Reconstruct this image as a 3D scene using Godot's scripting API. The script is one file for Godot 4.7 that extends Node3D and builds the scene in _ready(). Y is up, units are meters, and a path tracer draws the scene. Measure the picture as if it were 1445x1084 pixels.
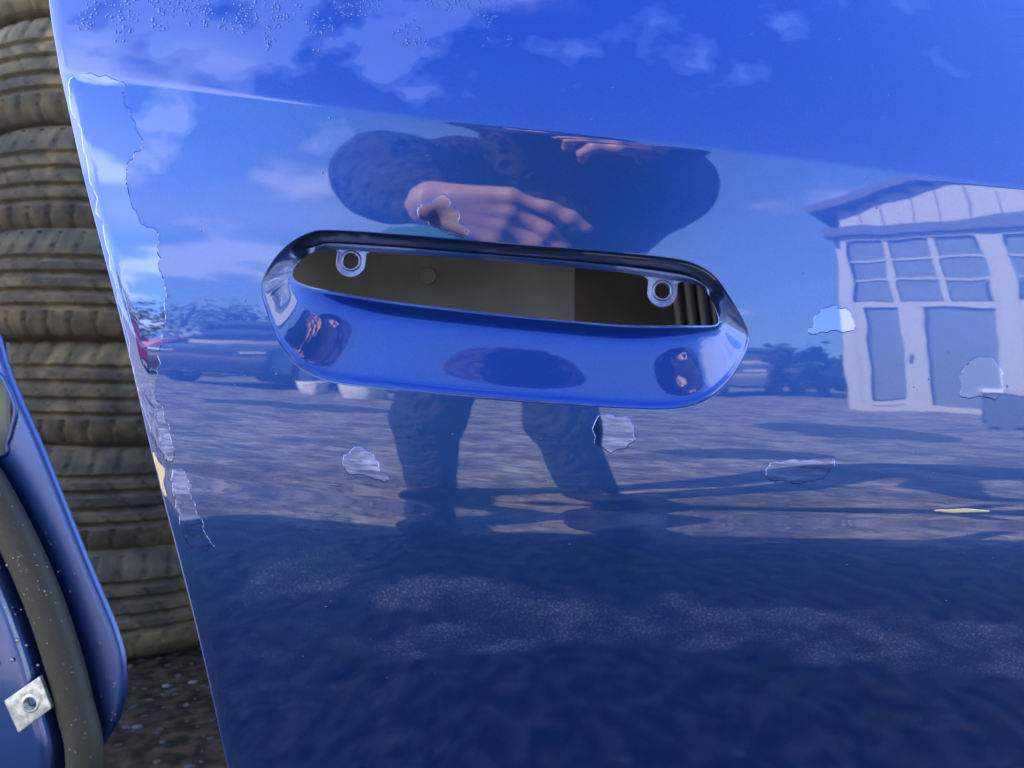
extends Node3D

const AXIS := 0.62          # height of the lens above the gravel
var rng := RandomNumberGenerator.new()
var names_used := {}
var relief: FastNoiseLite
var theta_table := PackedFloat64Array()   # integral of the panel's slope between the two creases

# ---------------------------------------------------------------- helpers

func numbered(called: String) -> String:
	var n: int = names_used.get(called, 0)
	names_used[called] = n + 1
	return called if n == 0 else "%s_%03d" % [called, n]

func tag(o: Node, label: String, category: String, group := "") -> Node:
	o.set_meta("label", label)
	o.set_meta("category", category)
	if group: o.set_meta("group", group)
	return o

func thing(called: String, label: String, category: String, at := Vector3.ZERO, turn := 0.0, group := "") -> Node3D:
	var o := Node3D.new()
	o.name = numbered(called)
	add_child(o)
	o.position = at
	o.rotation.y = turn
	tag(o, label, category, group)
	return o

func part(called: String, mesh: Mesh, m: Material, parent: Node = null, at := Vector3.ZERO, rot := Vector3.ZERO) -> MeshInstance3D:
	var o := MeshInstance3D.new()
	o.name = called if parent else numbered(called)
	o.mesh = mesh
	o.material_override = null
	for s in mesh.get_surface_count(): o.set_surface_override_material(s, m)
	o.position = at
	o.rotation = rot
	if parent: parent.add_child(o, true)
	else: add_child(o)
	return o

func mat(c: Color, rough := 0.7, metal := 0.0) -> StandardMaterial3D:
	var m := StandardMaterial3D.new()
	m.albedo_color = c.linear_to_srgb()      # colours are written as linear base colours
	m.roughness = rough
	m.metallic = metal
	return m

func noise_tex(seed_: int, freq: float, lo: Color, hi: Color, size := 512, oct := 5, kind := FastNoiseLite.TYPE_SIMPLEX_SMOOTH) -> NoiseTexture2D:
	var n := FastNoiseLite.new()
	n.seed = seed_; n.frequency = freq; n.fractal_octaves = oct; n.noise_type = kind
	var t := NoiseTexture2D.new()
	t.width = size; t.height = size; t.seamless = true; t.noise = n
	var g := Gradient.new()
	g.offsets = PackedFloat32Array([0.2, 0.8])
	g.colors = PackedColorArray([lo.linear_to_srgb(), hi.linear_to_srgb()])
	t.color_ramp = g
	return t

func tri_mat(t: Texture2D, scale: float, rough: float, bump: Texture2D = null, bump_cm := 0.0) -> StandardMaterial3D:
	var m := StandardMaterial3D.new()
	m.albedo_texture = t
	m.roughness = rough
	m.uv1_triplanar = true
	m.uv1_world_triplanar = true
	m.uv1_scale = Vector3.ONE * scale
	if bump:
		m.heightmap_enabled = true
		m.heightmap_texture = bump
		m.heightmap_scale = bump_cm
	return m

func box(s: Vector3) -> BoxMesh:
	var b := BoxMesh.new()
	b.size = s
	return b

func quad(st: SurfaceTool, a: Vector3, b: Vector3, c: Vector3, d: Vector3) -> void:
	for v in [a, b, c, a, c, d]: st.add_vertex(v)

func grid_mesh(p: Array, closed_u := false, closed_v := false, normals: Array = []) -> ArrayMesh:
	# p: rows of points; smooth normals from the neighbours unless given
	var st := SurfaceTool.new()
	st.begin(Mesh.PRIMITIVE_TRIANGLES)
	var nr := p.size()
	var nc: int = p[0].size()
	for i in nr:
		for j in nc:
			var n: Vector3
			if normals: n = normals[i][j]
			else:
				var jl: int = (j + nc - 1) % nc if closed_u else maxi(j - 1, 0)
				var jr: int = (j + 1) % nc if closed_u else mini(j + 1, nc - 1)
				var iu: int = (i + nr - 1) % nr if closed_v else maxi(i - 1, 0)
				var id: int = (i + 1) % nr if closed_v else mini(i + 1, nr - 1)
				n = (p[id][j] - p[iu][j]).cross(p[i][jr] - p[i][jl]).normalized()
			st.set_normal(n)
			st.add_vertex(p[i][j])
	for i in (nr if closed_v else nr - 1):
		for j in (nc if closed_u else nc - 1):
			var a: int = i * nc + j
			var b: int = i * nc + (j + 1) % nc
			var c: int = ((i + 1) % nr) * nc + (j + 1) % nc
			var d: int = ((i + 1) % nr) * nc + j
			for k in [a, b, c, a, c, d]: st.add_index(k)
	return st.commit()

func spline(pts: Array, closed: bool, per: int) -> PackedVector2Array:
	var out := PackedVector2Array()
	var n := pts.size()
	for i in (n if closed else n - 1):
		var a: Vector2 = pts[(i + n - 1) % n] if closed else pts[maxi(i - 1, 0)]
		var b: Vector2 = pts[i]
		var c: Vector2 = pts[(i + 1) % n]
		var d: Vector2 = pts[(i + 2) % n] if closed else pts[mini(i + 2, n - 1)]
		for k in per: out.append(b.cubic_interpolate(c, a, d, float(k) / per))
	if not closed: out.append(pts[n - 1])
	return out

func curve_at(pts: Array, x: float, swap := false) -> float:
	# height of a smooth line through pts over x (or x over y when swapped), carried on straight at both ends
	var n := pts.size()
	var kx := 1 if swap else 0
	var ky := 0 if swap else 1
	var step := 1.0 if pts[n - 1][kx] > pts[0][kx] else -1.0
	var i := 0
	while i < n - 2 and (x - pts[i + 1][kx]) * step > 0: i += 1
	var a: Vector2 = pts[i]
	var b: Vector2 = pts[i + 1]
	var h: float = b[kx] - a[kx]
	var s: float = (b[ky] - a[ky]) / h
	var sa: float = s if i == 0 else (b[ky] - pts[i - 1][ky]) / (b[kx] - pts[i - 1][kx])
	var sb: float = s if i == n - 2 else (pts[i + 2][ky] - a[ky]) / (pts[i + 2][kx] - a[kx])
	var t: float = (x - a[kx]) / h
	if t < 0: return a[ky] + sa * (x - a[kx])
	if t > 1: return b[ky] + sb * (x - b[kx])
	return (2*t*t*t - 3*t*t + 1) * a[ky] + (t*t*t - 2*t*t + t) * h * sa + (3*t*t - 2*t*t*t) * b[ky] + (t*t*t - t*t) * h * sb

func ramp(x: float, keys: Array) -> float:
	# smooth piecewise curve through [x, y] keys
	var n := keys.size()
	if x <= keys[0][0]: return keys[0][1]
	if x >= keys[n - 1][0]: return keys[n - 1][1]
	var v := []
	for k in keys: v.append(Vector2(k[0], k[1]))
	return curve_at(v, x)

func tube(path: Array, radius: Callable, sides: int) -> ArrayMesh:
	var rows := []
	for i in path.size():
		var d: Vector3 = (path[mini(i + 1, path.size() - 1)] - path[maxi(i - 1, 0)]).normalized()
		var u := d.cross(Vector3(0.13, 0.2, 1)).normalized()
		var w := u.cross(d)
		var r: float = radius.call(i)
		var row := []
		for k in sides:
			var a := TAU * k / sides
			row.append(path[i] + (u * cos(a) + w * sin(a)) * r)
		rows.append(row)
	return grid_mesh(rows, true)

# ---------------------------------------------------------------- blended solids for the person

func body_mesh(st: SurfaceTool, bones: Array, cell: float, k: float) -> void:
	# bones: [a, b, radius a, radius b]; joined by a smooth minimum and meshed as surface nets
	var lo := Vector3.INF
	var hi := -Vector3.INF
	for b in bones:
		var r: float = maxf(b[2], b[3]) + cell * 3
		lo = lo.min(b[0].min(b[1]) - Vector3.ONE * r)
		hi = hi.max(b[0].max(b[1]) + Vector3.ONE * r)
	var n := Vector3i(((hi - lo) / cell).ceil()) + Vector3i.ONE
	var f := PackedFloat32Array()
	f.resize(n.x * n.y * n.z)
	var reach := cell * 2.6
	for b in bones:
		var a: Vector3 = b[0]
		var ab: Vector3 = b[1] - a
		var l2: float = maxf(ab.length_squared(), 1e-9)
		var ra: float = b[2]
		var rd: float = b[3] - ra
		var big: float = maxf(b[2], b[3]) + reach
		var i0 := Vector3i(((b[0].min(b[1]) - Vector3.ONE * big - lo) / cell).floor()).max(Vector3i.ZERO)
		var i1 := Vector3i(((b[0].max(b[1]) + Vector3.ONE * big - lo) / cell).ceil()).min(n - Vector3i.ONE)
		for z in range(i0.z, i1.z + 1):
			for y in range(i0.y, i1.y + 1):
				var at := (z * n.y + y) * n.x
				for x in range(i0.x, i1.x + 1):
					var q := lo + Vector3(x, y, z) * cell - a
					var t := clampf(q.dot(ab) / l2, 0.0, 1.0)
					var dd := (q - ab * t).length() - ra - rd * t
					if dd < reach: f[at + x] += exp(-k * dd)
	# the surface is where the sum is 1
	var vert := {}
	var pos := PackedVector3Array()
	var nor := PackedVector3Array()
	var off := [0, 1, n.x, n.x + 1, n.x * n.y, n.x * n.y + 1, n.x * n.y + n.x, n.x * n.y + n.x + 1]
	for z in n.z - 1:
		for y in n.y - 1:
			for x in n.x - 1:
				var at := (z * n.y + y) * n.x + x
				var mask := 0
				for c in 8:
					if f[at + off[c]] > 1.0: mask |= 1 << c
				if mask == 0 or mask == 255: continue
				var d := []
				for c in 8: d.append(-log(maxf(f[at + off[c]], 1e-4)) / k)
				var s := Vector3.ZERO
				var cnt := 0
				for e in [[0,1],[2,3],[4,5],[6,7],[0,2],[1,3],[4,6],[5,7],[0,4],[1,5],[2,6],[3,7]]:
					var da: float = d[e[0]]
					var db: float = d[e[1]]
					if (da < 0) != (db < 0):
						var t: float = da / (da - db)
						var pa := Vector3(e[0] & 1, (e[0] >> 1) & 1, e[0] >> 2)
						var pb := Vector3(e[1] & 1, (e[1] >> 1) & 1, e[1] >> 2)
						s += pa.lerp(pb, t)
						cnt += 1
				vert[at] = pos.size()
				pos.append(lo + (Vector3(x, y, z) + s / cnt) * cell)
				nor.append(Vector3(d[1]+d[3]+d[5]+d[7]-d[0]-d[2]-d[4]-d[6], d[2]+d[3]+d[6]+d[7]-d[0]-d[1]-d[4]-d[5], d[4]+d[5]+d[6]+d[7]-d[0]-d[1]-d[2]-d[3]).normalized())
	var dirs := [1, n.x, n.x * n.y]
	for at in vert:
		for ax in 3:
			var inside: bool = f[at] > 1.0
			if inside == (f[at + dirs[ax]] > 1.0): continue
			var u: int = dirs[(ax + 1) % 3]
			var w: int = dirs[(ax + 2) % 3]
			if not (vert.has(at - u) and vert.has(at - w) and vert.has(at - u - w)): continue
			var q := [vert[at], vert[at - u], vert[at - u - w], vert[at - w]]
			if inside: q.reverse()
			for c in [0, 1, 2, 0, 2, 3]:
				st.set_normal(nor[q[c]])
				st.add_vertex(pos[q[c]])

func blend(bones: Array, cell: float, k: float) -> ArrayMesh:
	var st := SurfaceTool.new()
	st.begin(Mesh.PRIMITIVE_TRIANGLES)
	body_mesh(st, bones, cell, k)
	return st.commit()

# ---------------------------------------------------------------- the sheet of the blue door, in millimetres round the lens axis

const LEFT := [Vector2(-252, 330), Vector2(-241, 240), Vector2(-230, 192), Vector2(-217.5, 152.0), Vector2(-205.0, 103.5), Vector2(-183.2, 21.1), Vector2(-169.8, -47.2), Vector2(-158.5, -115), Vector2(-149, -198), Vector2(-136, -330), Vector2(-124, -600)]
const UPPER := [Vector2(-215.3, 150.4), Vector2(-28.1, 125.9), Vector2(111.5, 111.3), Vector2(245.9, 94.3)]
const LOWER := [Vector2(-172.7, -38.5), Vector2(-109.8, -46.5), Vector2(-41.7, -54.5), Vector2(60.4, -58.9), Vector2(230.6, -61.9)]
const OUTER := [Vector2(-85.9, 73.5), Vector2(-55.3, 71.8), Vector2(-28.1, 69.4), Vector2(-0.9, 67.1), Vector2(26.4, 65.0), Vector2(50.2, 63.0), Vector2(72.3, 60.9), Vector2(85.9, 57.9), Vector2(96.2, 51.7), Vector2(104.7, 39.8), Vector2(111.5, 27.2), Vector2(112.8, 20.1), Vector2(109.4, 10.9), Vector2(101.3, -1.0), Vector2(90.4, -9.2), Vector2(75.7, -12.6), Vector2(53.6, -12.3), Vector2(23.0, -10.2), Vector2(-7.7, -7.8), Vector2(-34.9, -5.4), Vector2(-62.1, -2.4), Vector2(-84.2, 0.3), Vector2(-99.6, 6.5), Vector2(-109.8, 17.7), Vector2(-115.6, 31.3), Vector2(-119.0, 45.6), Vector2(-114.9, 56.8), Vector2(-106.4, 66.4), Vector2(-96.2, 72.2)]
const INNER := [Vector2(-85.3, 64.7), Vector2(-55.3, 62.6), Vector2(-28.1, 60.6), Vector2(-0.9, 58.5), Vector2(26.4, 56.2), Vector2(53.6, 53.4), Vector2(75.7, 50.0), Vector2(87.0, 48.0), Vector2(93.1, 44.6), Vector2(96.8, 38.1), Vector2(98.9, 32.3), Vector2(98.9, 29.6), Vector2(96.5, 28.2), Vector2(89.3, 28.1), Vector2(77.4, 28.2), Vector2(65.5, 28.2), Vector2(50.2, 28.6), Vector2(23.0, 31.0), Vector2(-7.7, 33.9), Vector2(-36.6, 37.1), Vector2(-58.7, 39.8), Vector2(-79.1, 43.2), Vector2(-92.7, 45.9), Vector2(-99.6, 47.7), Vector2(-104.0, 50.0), Vector2(-105.3, 53.1), Vector2(-103.6, 57.2), Vector2(-98.9, 61.6), Vector2(-92.7, 64.0)]
const SLOPE := [[0.0, -10.0], [0.05, -7.4], [0.1, -5.4], [0.2, -2.6], [0.3, -1.1], [0.5, 0.7], [0.7, 2.4], [0.85, 3.6], [0.965, 4.4], [0.988, 5.2], [1.0, 9.0]]
const BELOW := [[0.0, -10.0], [2.0, -8.8], [5.0, -7.2], [10.0, -7.4], [22.0, -9.8], [60.0, -11.6], [130.0, -13.5], [600.0, -16.0]]
const ABOVE := [[0.0, 9.0], [1.2, 14.0], [3.0, 16.0], [60.0, 21.0], [250.0, 26.0]]
var below_table := PackedFloat64Array()
var above_table := PackedFloat64Array()

func integrals() -> void:
	theta_table.append(0.0)
	for i in 1000: theta_table.append(theta_table[i] + tan(deg_to_rad(ramp((i + 0.5) / 1000.0, SLOPE))) / 1000.0)
	below_table.append(0.0)
	for i in 6000: below_table.append(below_table[i] + tan(deg_to_rad(ramp((i + 0.5) * 0.1, BELOW))) * 0.1)
	above_table.append(0.0)
	for i in 3000: above_table.append(above_table[i] + tan(deg_to_rad(ramp((i + 0.5) * 0.1, ABOVE))) * 0.1)

func look(t: PackedFloat64Array, x: float) -> float:
	var i := clampi(int(x), 0, t.size() - 2)
	return lerpf(t[i], t[i + 1], x - i)

func sheet(x: float, y: float) -> float:
	var yu := curve_at(UPPER, clampf(x, -230, 330))
	var yl := curve_at(LOWER, clampf(x, -200, 330))
	var z: float
	if y > yu: z = -(yu - yl) * theta_table[1000] - look(above_table, (y - yu) * 10)
	elif y > yl: z = -(yu - yl) * look(theta_table, (y - yl) / (yu - yl) * 1000)
	else: z = look(below_table, (yl - y) * 10)
	var edge := x - curve_at(LEFT, y, true)
	if edge < 6: z -= (6 - edge) ** 2 * 0.02
	return z + relief.get_noise_2d(x, y) * 0.03

func sheet_point(x: float, y: float) -> Vector3:
	return Vector3(x, y, sheet(x, y))

func sheet_normal(x: float, y: float) -> Vector3:
	var e := 0.4
	return Vector3(sheet(x - e, y) - sheet(x + e, y), sheet(x, y - e) - sheet(x, y + e), 2 * e).normalized()

func door_uv(v: Vector3) -> Vector2:
	return Vector2((v.x + 240.0) / 500.0, (200.0 - v.y) / 400.0)

func ticks(spans: Array) -> Array:
	# [from, to, step] spans put end to end
	var out := []
	for s in spans:
		var n := int(ceil((s[1] - s[0]) / s[2]))
		for i in n: out.append(lerpf(s[0], s[1], float(i) / n))
	out.append(spans[-1][1])
	return out

func door_sheet(hole: PackedVector2Array) -> ArrayMesh:
	var st := SurfaceTool.new()
	st.begin(Mesh.PRIMITIVE_TRIANGLES)
	var ys := ticks([[-600, -200, 20.0], [-200, -72, 2.2], [-72, -40, 0.8], [-40, 90, 1.5], [90, 158, 0.8], [158, 200, 2.2], [200, 330, 10.0]])
	var xs := ticks([[0, 8, 0.8], [8, 420, 1.6], [420, 480, 3.0], [480, 930, 30.0]])
	var nx := xs.size()
	var pts := PackedVector3Array()
	for y in ys:
		var l := curve_at(LEFT, y, true)
		for s in xs:
			var x: float = l + s
			var p := sheet_point(x, y)
			pts.append(p)
			st.set_normal(sheet_normal(x, y))
			st.set_uv(door_uv(p))
			st.add_vertex(p * 0.001)
	var bounds := Rect2(-122, -16, 238, 92)
	var extra := pts.size()
	for j in ys.size() - 1:
		for i in nx - 1:
			var a := j * nx + i
			var q := [a + nx, a + nx + 1, a + 1, a]
			var inside := 0
			var near := false
			var poly := PackedVector2Array()
			for k in q:
				var v := Vector2(pts[k].x, pts[k].y)
				poly.append(v)
				if bounds.has_point(v): near = true
			if near:
				for v in poly:
					if Geometry2D.is_point_in_polygon(v, hole): inside += 1
			if not near or (inside == 0 and Geometry2D.intersect_polygons(poly, hole).is_empty()):
				for k in [0, 1, 2, 0, 2, 3]: st.add_index(q[k])
				continue
			if inside == 4: continue
			for piece in Geometry2D.clip_polygons(poly, hole):
				var t := Geometry2D.triangulate_polygon(piece)
				for v in piece:
					var p := sheet_point(v.x, v.y)
					st.set_normal(sheet_normal(v.x, v.y))
					st.set_uv(door_uv(p))
					st.add_vertex(p * 0.001)
				for k in range(0, t.size(), 3):
					var va: Vector2 = piece[t[k]]
					var vb: Vector2 = piece[t[k + 1]]
					var vc: Vector2 = piece[t[k + 2]]
					var cw := (vb - va).cross(vc - va) < 0
					for m in ([0, 1, 2] if cw else [0, 2, 1]): st.add_index(extra + t[k + m])
				extra += piece.size()
	# the hemmed left edge, rolled back behind the sheet
	var first := extra
	var rolls := 6
	for y in ys:
		var l := curve_at(LEFT, y, true)
		var p := sheet_point(l, y)
		for k in rolls:
			var a := PI * 0.9 * k / (rolls - 1)
			var e := p + Vector3(-sin(a) * 1.1, 0, -1.1 + cos(a) * 1.1)
			st.set_normal(Vector3(-sin(a), 0, cos(a)))
			st.set_uv(door_uv(p))
			st.add_vertex(e * 0.001)
	for j in ys.size() - 1:
		for k in rolls - 1:
			var a := first + j * rolls + k
			for m in [a + rolls + 1, a + rolls, a, a + rolls + 1, a, a + 1]: st.add_index(m)
	return st.commit()

func recess_mesh(outer: PackedVector2Array, inner: PackedVector2Array) -> ArrayMesh:
	var n := outer.size()
	var steps := 60
	var rows := []
	for i in steps + 1: rows.append([])
	# slope of the bowl from its rim (0) to the lip of the opening (1)
	var bowl := PackedFloat64Array([0.0])
	for i in 400: bowl.append(bowl[i] + tan(deg_to_rad(ramp((i + 0.5) / 400.0, [[0, 0], [0.04, 18], [0.08, 33], [0.08, 32], [0.11, 23], [0.16, 16.6], [0.42, 14.6], [0.7, 16.4], [0.82, 22.5], [0.9, 26], [0.965, 24], [0.99, 8], [1, 0]]))) / 400.0)
	for j in n:
		var o := outer[j]
		var p := inner[j]
		# how far this place belongs to the roof of the recess (1) or to the bowl (0)
		var d := (o - p).normalized()
		var k := smoothstep(0.25, 0.95, d.y)
		var depth := lerpf(17.0 - 14.0 * pow(minf(absf(p.x) / 105.0, 1.0), 6.0), 13.0, k)
		var far := p * (1.0 + depth / 370.0)
		var z0 := sheet(o.x, o.y)
		for i in steps + 1:
			var s := float(i) / steps
			var top_a: float = ramp(s, [[0, 0], [0.12, 0.10], [0.25, 0.24], [0.55, 0.46], [0.64, 0.54], [0.72, 0.64], [1, 1]])
			var top_b: float = ramp(s, [[0, 0], [0.12, 0.025], [0.25, 0.16], [0.55, 0.86], [0.64, 0.985], [0.70, 1.0], [0.8, 1.0], [1, 0.985]])
			var low_a := s
			var low_b := look(bowl, s * 400) / bowl[400]
			var a := lerpf(low_a, top_a, k)
			var b := lerpf(low_b, top_b, k)
			var q := o.lerp(far, a)
			rows[i].append(Vector3(q.x, q.y, z0 * (1 - b) - depth * b))
	var st := SurfaceTool.new()
	st.begin(Mesh.PRIMITIVE_TRIANGLES)
	for i in steps + 1:
		for j in n:
			var nn: Vector3
			if i == 0: nn = sheet_normal(outer[j].x, outer[j].y)
			else: nn = (rows[i][(j + 1) % n] - rows[i][(j + n - 1) % n]).cross(rows[mini(i + 1, steps)][j] - rows[i - 1][j]).normalized()
			st.set_normal(-nn if i > 0 else nn)
			st.set_uv(door_uv(rows[i][j]))
			st.add_vertex(rows[i][j] * 0.001)
	for i in steps:
		for j in n:
			var a := i * n + j
			var b := i * n + (j + 1) % n
			for m in [a, b, b + n, a, b + n, a + n]: st.add_index(m)
	return st.commit()

func tab_mesh(thick: float) -> ArrayMesh:
	# a tongue with a bolt hole; its root is broad and runs into the flange above
	var shape := PackedVector2Array()
	for k in 7: shape.append(Vector2(-11.0 + 3.6 * sin(k * PI / 12), 6.6 - 3.6 + 3.6 * cos(k * PI / 12)))
	for k in 17: shape.append(Vector2(0, -1) + Vector2(-7.4 * cos(k * PI / 16), -7.4 * sin(k * PI / 16)))
	for k in 7: shape.append(Vector2(11.0 - 3.6 * cos(k * PI / 12), 6.6 - 3.6 + 3.6 * sin(k * PI / 12)))
	for k in range(1, 16): shape.append(Vector2(11.0 - 22.0 * k / 16.0, 6.6))
	var n := shape.size()
	var profile := [[3.6, -2.6], [3.6, -0.3], [3.9, 0.35], [4.6, 0.5], [5.0, 0.2], [5.2, -0.4], [5.6, -0.55], [0.0, 0.0], [-1.0, -0.25], [-1.0, -1.2]]
	var rows := []
	for q in profile:
		var row := []
		for k in n:
			var e := shape[k]
			var dir := e.normalized()
			var p: Vector2 = dir * q[0]
			if q[0] == 0.0: p = e * 0.93
			if q[0] < 0: p = e
			row.append(Vector3(p.x, p.y, q[1]) * 0.001)
		rows.append(row)
	return grid_mesh(rows, true)

const BEAD_WAY := false

func bead_mesh(st: SurfaceTool, at: Vector3, n: Vector3, r: float, flat := 0.5) -> void:
	# a small drop standing on a surface
	var u := n.cross(Vector3(0.1, 1, 0.05)).normalized()
	var v := u.cross(n)
	var rings := []
	for i in 4:
		var a := PI / 2 * i / 3.0
		var ring := []
		for k in 9:
			var b := TAU * k / 9.0
			var d := (u * cos(b) + v * sin(b)) * cos(a)
			ring.append([at + d * r + n * (sin(a) * r * flat - r * 0.04), (d * flat + n * sin(a)).normalized()])
		rings.append(ring)
	for i in 3:
		for k in 9:
			var kk := (k + 1) % 9
			for e in ([rings[i][k], rings[i + 1][k], rings[i + 1][kk], rings[i][k], rings[i + 1][kk], rings[i][kk]] if BEAD_WAY else [rings[i][k], rings[i + 1][kk], rings[i + 1][k], rings[i][k], rings[i][kk], rings[i + 1][kk]]):
				st.set_normal(e[1])
				st.add_vertex(e[0])

# ---------------------------------------------------------------- textures of the door

func paint_maps() -> Array:
	# [base colour, (clear coat share, roughness, metal)] over the lower 500 x 400 mm of the sheet round the handle
	var w := 1100
	var h := 880
	var grain := FastNoiseLite.new()
	grain.seed = 5; grain.frequency = 0.9; grain.fractal_octaves = 1
	var grit := FastNoiseLite.new()
	grit.seed = 8; grit.noise_type = FastNoiseLite.TYPE_CELLULAR; grit.frequency = 0.75; grit.fractal_octaves = 2
	var soft := FastNoiseLite.new()
	soft.seed = 9; soft.frequency = 0.02; soft.fractal_octaves = 4
	var col := PackedByteArray()
	var orm := PackedByteArray()
	col.resize(w * h * 3)
	orm.resize(w * h * 3)
	for j in h:
		var y := 200.0 - (j + 0.5) * 400.0 / h
		for i in w:
			var x := -240.0 + (i + 0.5) * 500.0 / w
			var dirt := 0.0
			var film_and_haze := 0.0
			if y < -78.0 and y > -170.0:
				# two dried splash bands that run together to the right
				var mid := -96.0 - 0.10 * (x + 130.0)
				var d1 := absf(y - mid) / (9.0 + maxf(x + 130.0, 0) * 0.028)
				var d2 := absf(y + 124.0 + 0.02 * x - 8.0 * sin(x * 0.011)) / 10.0
				var m := maxf(1.0 - d1 * d1, (1.0 - d2 * d2) * smoothstep(-75.0, -40.0, x))
				m = minf(m, (x + 132.0) / 9.0) + soft.get_noise_2d(x * 0.9, y * 2.0) * 1.1
				if m > 0.0:
					var g := grit.get_noise_2d(x * 1.25 + y * 0.5, y * 1.3)
					var patch := clampf(0.5 + soft.get_noise_2d(x * 1.1 + 300.0, y * 3.2) * 2.0 + grit.get_noise_2d(x * 0.23, y * 0.4) * 0.3, 0.0, 1.0)
					dirt = clampf(m * 1.3, 0.0, 1.0) * (0.4 + 0.6 * patch) * (0.07 + 0.34 * clampf((g + 0.55) * 2.6, 0.0, 1.0))
			elif y > 100.0:
				var e := soft.get_noise_2d(x * 0.8, y * 1.1 + 40.0) + (y - 150.0) * 0.006 - (x + 60.0) * 0.0022
				film_and_haze = smoothstep(-0.05, 0.18, e) * 0.45 + smoothstep(0.2, 0.36, e) * 0.55  # drying marks, spread and paled toward top left as painted milky haze
			var g2 := 1.0 + grain.get_noise_2d(x * 2.2, y * 2.2) * 0.25
			var c := BASE_BLUE * g2
			c = c.lerp(Color(0.20, 0.20, 0.20), dirt).lerp(Color(0.30, 0.32, 0.42), film_and_haze * 0.17).linear_to_srgb()
			var at := (j * w + i) * 3
			col[at] = int(clampf(c.r, 0, 1) * 255)
			col[at + 1] = int(clampf(c.g, 0, 1) * 255)
			col[at + 2] = int(clampf(c.b, 0, 1) * 255)
			orm[at] = int(0.86 * (1.0 - dirt * 0.9) * (1.0 - film_and_haze * 0.3) * 255)
			orm[at + 1] = int(lerpf(lerpf(BASE_ROUGH, 0.8, dirt), 0.6, film_and_haze * 0.4) * 255)
			orm[at + 2] = int((1.0 - dirt) * (1.0 - film_and_haze * 0.12) * BASE_METAL * 255)
	return [ImageTexture.create_from_image(Image.create_from_data(w, h, false, Image.FORMAT_RGB8, col)), ImageTexture.create_from_image(Image.create_from_data(w, h, false, Image.FORMAT_RGB8, orm))]

const BASE_BLUE := Color(0.004, 0.026, 0.120)
const BASE_ROUGH := 0.34
const BASE_METAL := 0.9

func car_paint(c: Color) -> StandardMaterial3D:
	var m := mat(c, BASE_ROUGH, BASE_METAL)
	m.clearcoat_enabled = true
	m.clearcoat = 1.0
	m.clearcoat_roughness = 0.02
	return m

# ---------------------------------------------------------------- sky

func sky_picture() -> ImageTexture:
	var w := 1536
	var h := 768
	var puffs := FastNoiseLite.new()
	puffs.seed = 21; puffs.frequency = 0.95; puffs.fractal_octaves = 6; puffs.fractal_gain = 0.55
	var veil := FastNoiseLite.new()
	veil.seed = 4; veil.frequency = 0.3; veil.fractal_octaves = 4
	var f := PackedFloat32Array()
	f.resize(w * h * 3)
	for j in h:
		var el := PI / 2 - PI * (j + 0.5) / h
		var y := sin(el)
		var c := cos(el)
		var up := clampf(y, 0.0, 1.0)
		var blue := Color(0.35, 0.55, 0.78).lerp(Color(0.015, 0.066, 0.32), pow(up, 0.6))
		for i in w:
			var a := float(i) / w * TAU
			var o := blue
			if y > 0.0:
				var p := Vector2(sin(a) * c, -cos(a) * c) / (y + 0.14)
				var cover := puffs.get_noise_2d(p.x, p.y * 1.0)
				var v := veil.get_noise_2d(p.x, p.y)
				# the fair side and the cloudy side of the day
				var side := -sin(a) * c * 0.55 - 0.17
				var t := smoothstep(0.06, 0.36, cover + side + 0.02) * (1.0 - 0.55 * smoothstep(0.5, 0.85, y))
				o = o.lerp(Color(0.66, 0.70, 0.78), t * 0.85)
				o = o.lerp(Color(0.56, 0.62, 0.74), smoothstep(-0.1, 0.7, v + side * 1.7) * 0.6)
			else:
				o = Color(0.2, 0.2, 0.2)
			var at := (j * w + i) * 3
			f[at] = o.r
			f[at + 1] = o.g
			f[at + 2] = o.b
	return ImageTexture.create_from_image(Image.create_from_data(w, h, false, Image.FORMAT_RGBF, f.to_byte_array()))

func _ready() -> void:
	rng.seed = 7
	relief = FastNoiseLite.new()
	relief.seed = 3; relief.frequency = 0.022; relief.fractal_octaves = 3; relief.fractal_gain = 0.3
	integrals()
	# camera, sky, sun, exposure
	var cam := Camera3D.new()
	cam.name = "camera"
	cam.fov = 53.0
	cam.near = 0.02
	cam.far = 400.0
	cam.position = Vector3(0, AXIS, 0.37)
	var optics := CameraAttributesPhysical.new()
	optics.frustum_focal_length = 24.07
	optics.frustum_focus_distance = 0.374
	optics.frustum_near = 0.02
	optics.frustum_far = 400.0
	optics.exposure_aperture = 15.0
	cam.attributes = optics
	add_child(cam)
	var we := WorldEnvironment.new()
	we.name = "daylight"
	var e := Environment.new()
	e.background_mode = Environment.BG_SKY
	var ps := PanoramaSkyMaterial.new()
	ps.panorama = sky_picture()
	ps.energy_multiplier = 1.0
	var sky := Sky.new()
	sky.sky_material = ps
	e.sky = sky
	e.tonemap_mode = Environment.TONE_MAPPER_LINEAR
	e.tonemap_exposure = 11.5
	e.sdfgi_enabled = true
	e.ssao_enabled = true
	e.ssil_enabled = true
	we.environment = e
	add_child(we)
	var sun := DirectionalLight3D.new()
	sun.name = "sun"
	sun.light_energy = 1.6
	sun.light_color = Color(1.0, 0.95, 0.87)
	sun.light_angular_distance = 0.5
	sun.shadow_enabled = true
	add_child(sun)
	sun.look_at_from_position(Vector3(-0.684, 0.515, -0.516) * 50.0, Vector3.ZERO)

	build_ground()
	build_workshop()
	build_yard()
	build_tyres()
	build_other_door()
	build_door()
	build_person()
	print("built in ", Time.get_ticks_msec() / 1000.0)

# ---------------------------------------------------------------- ground

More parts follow.
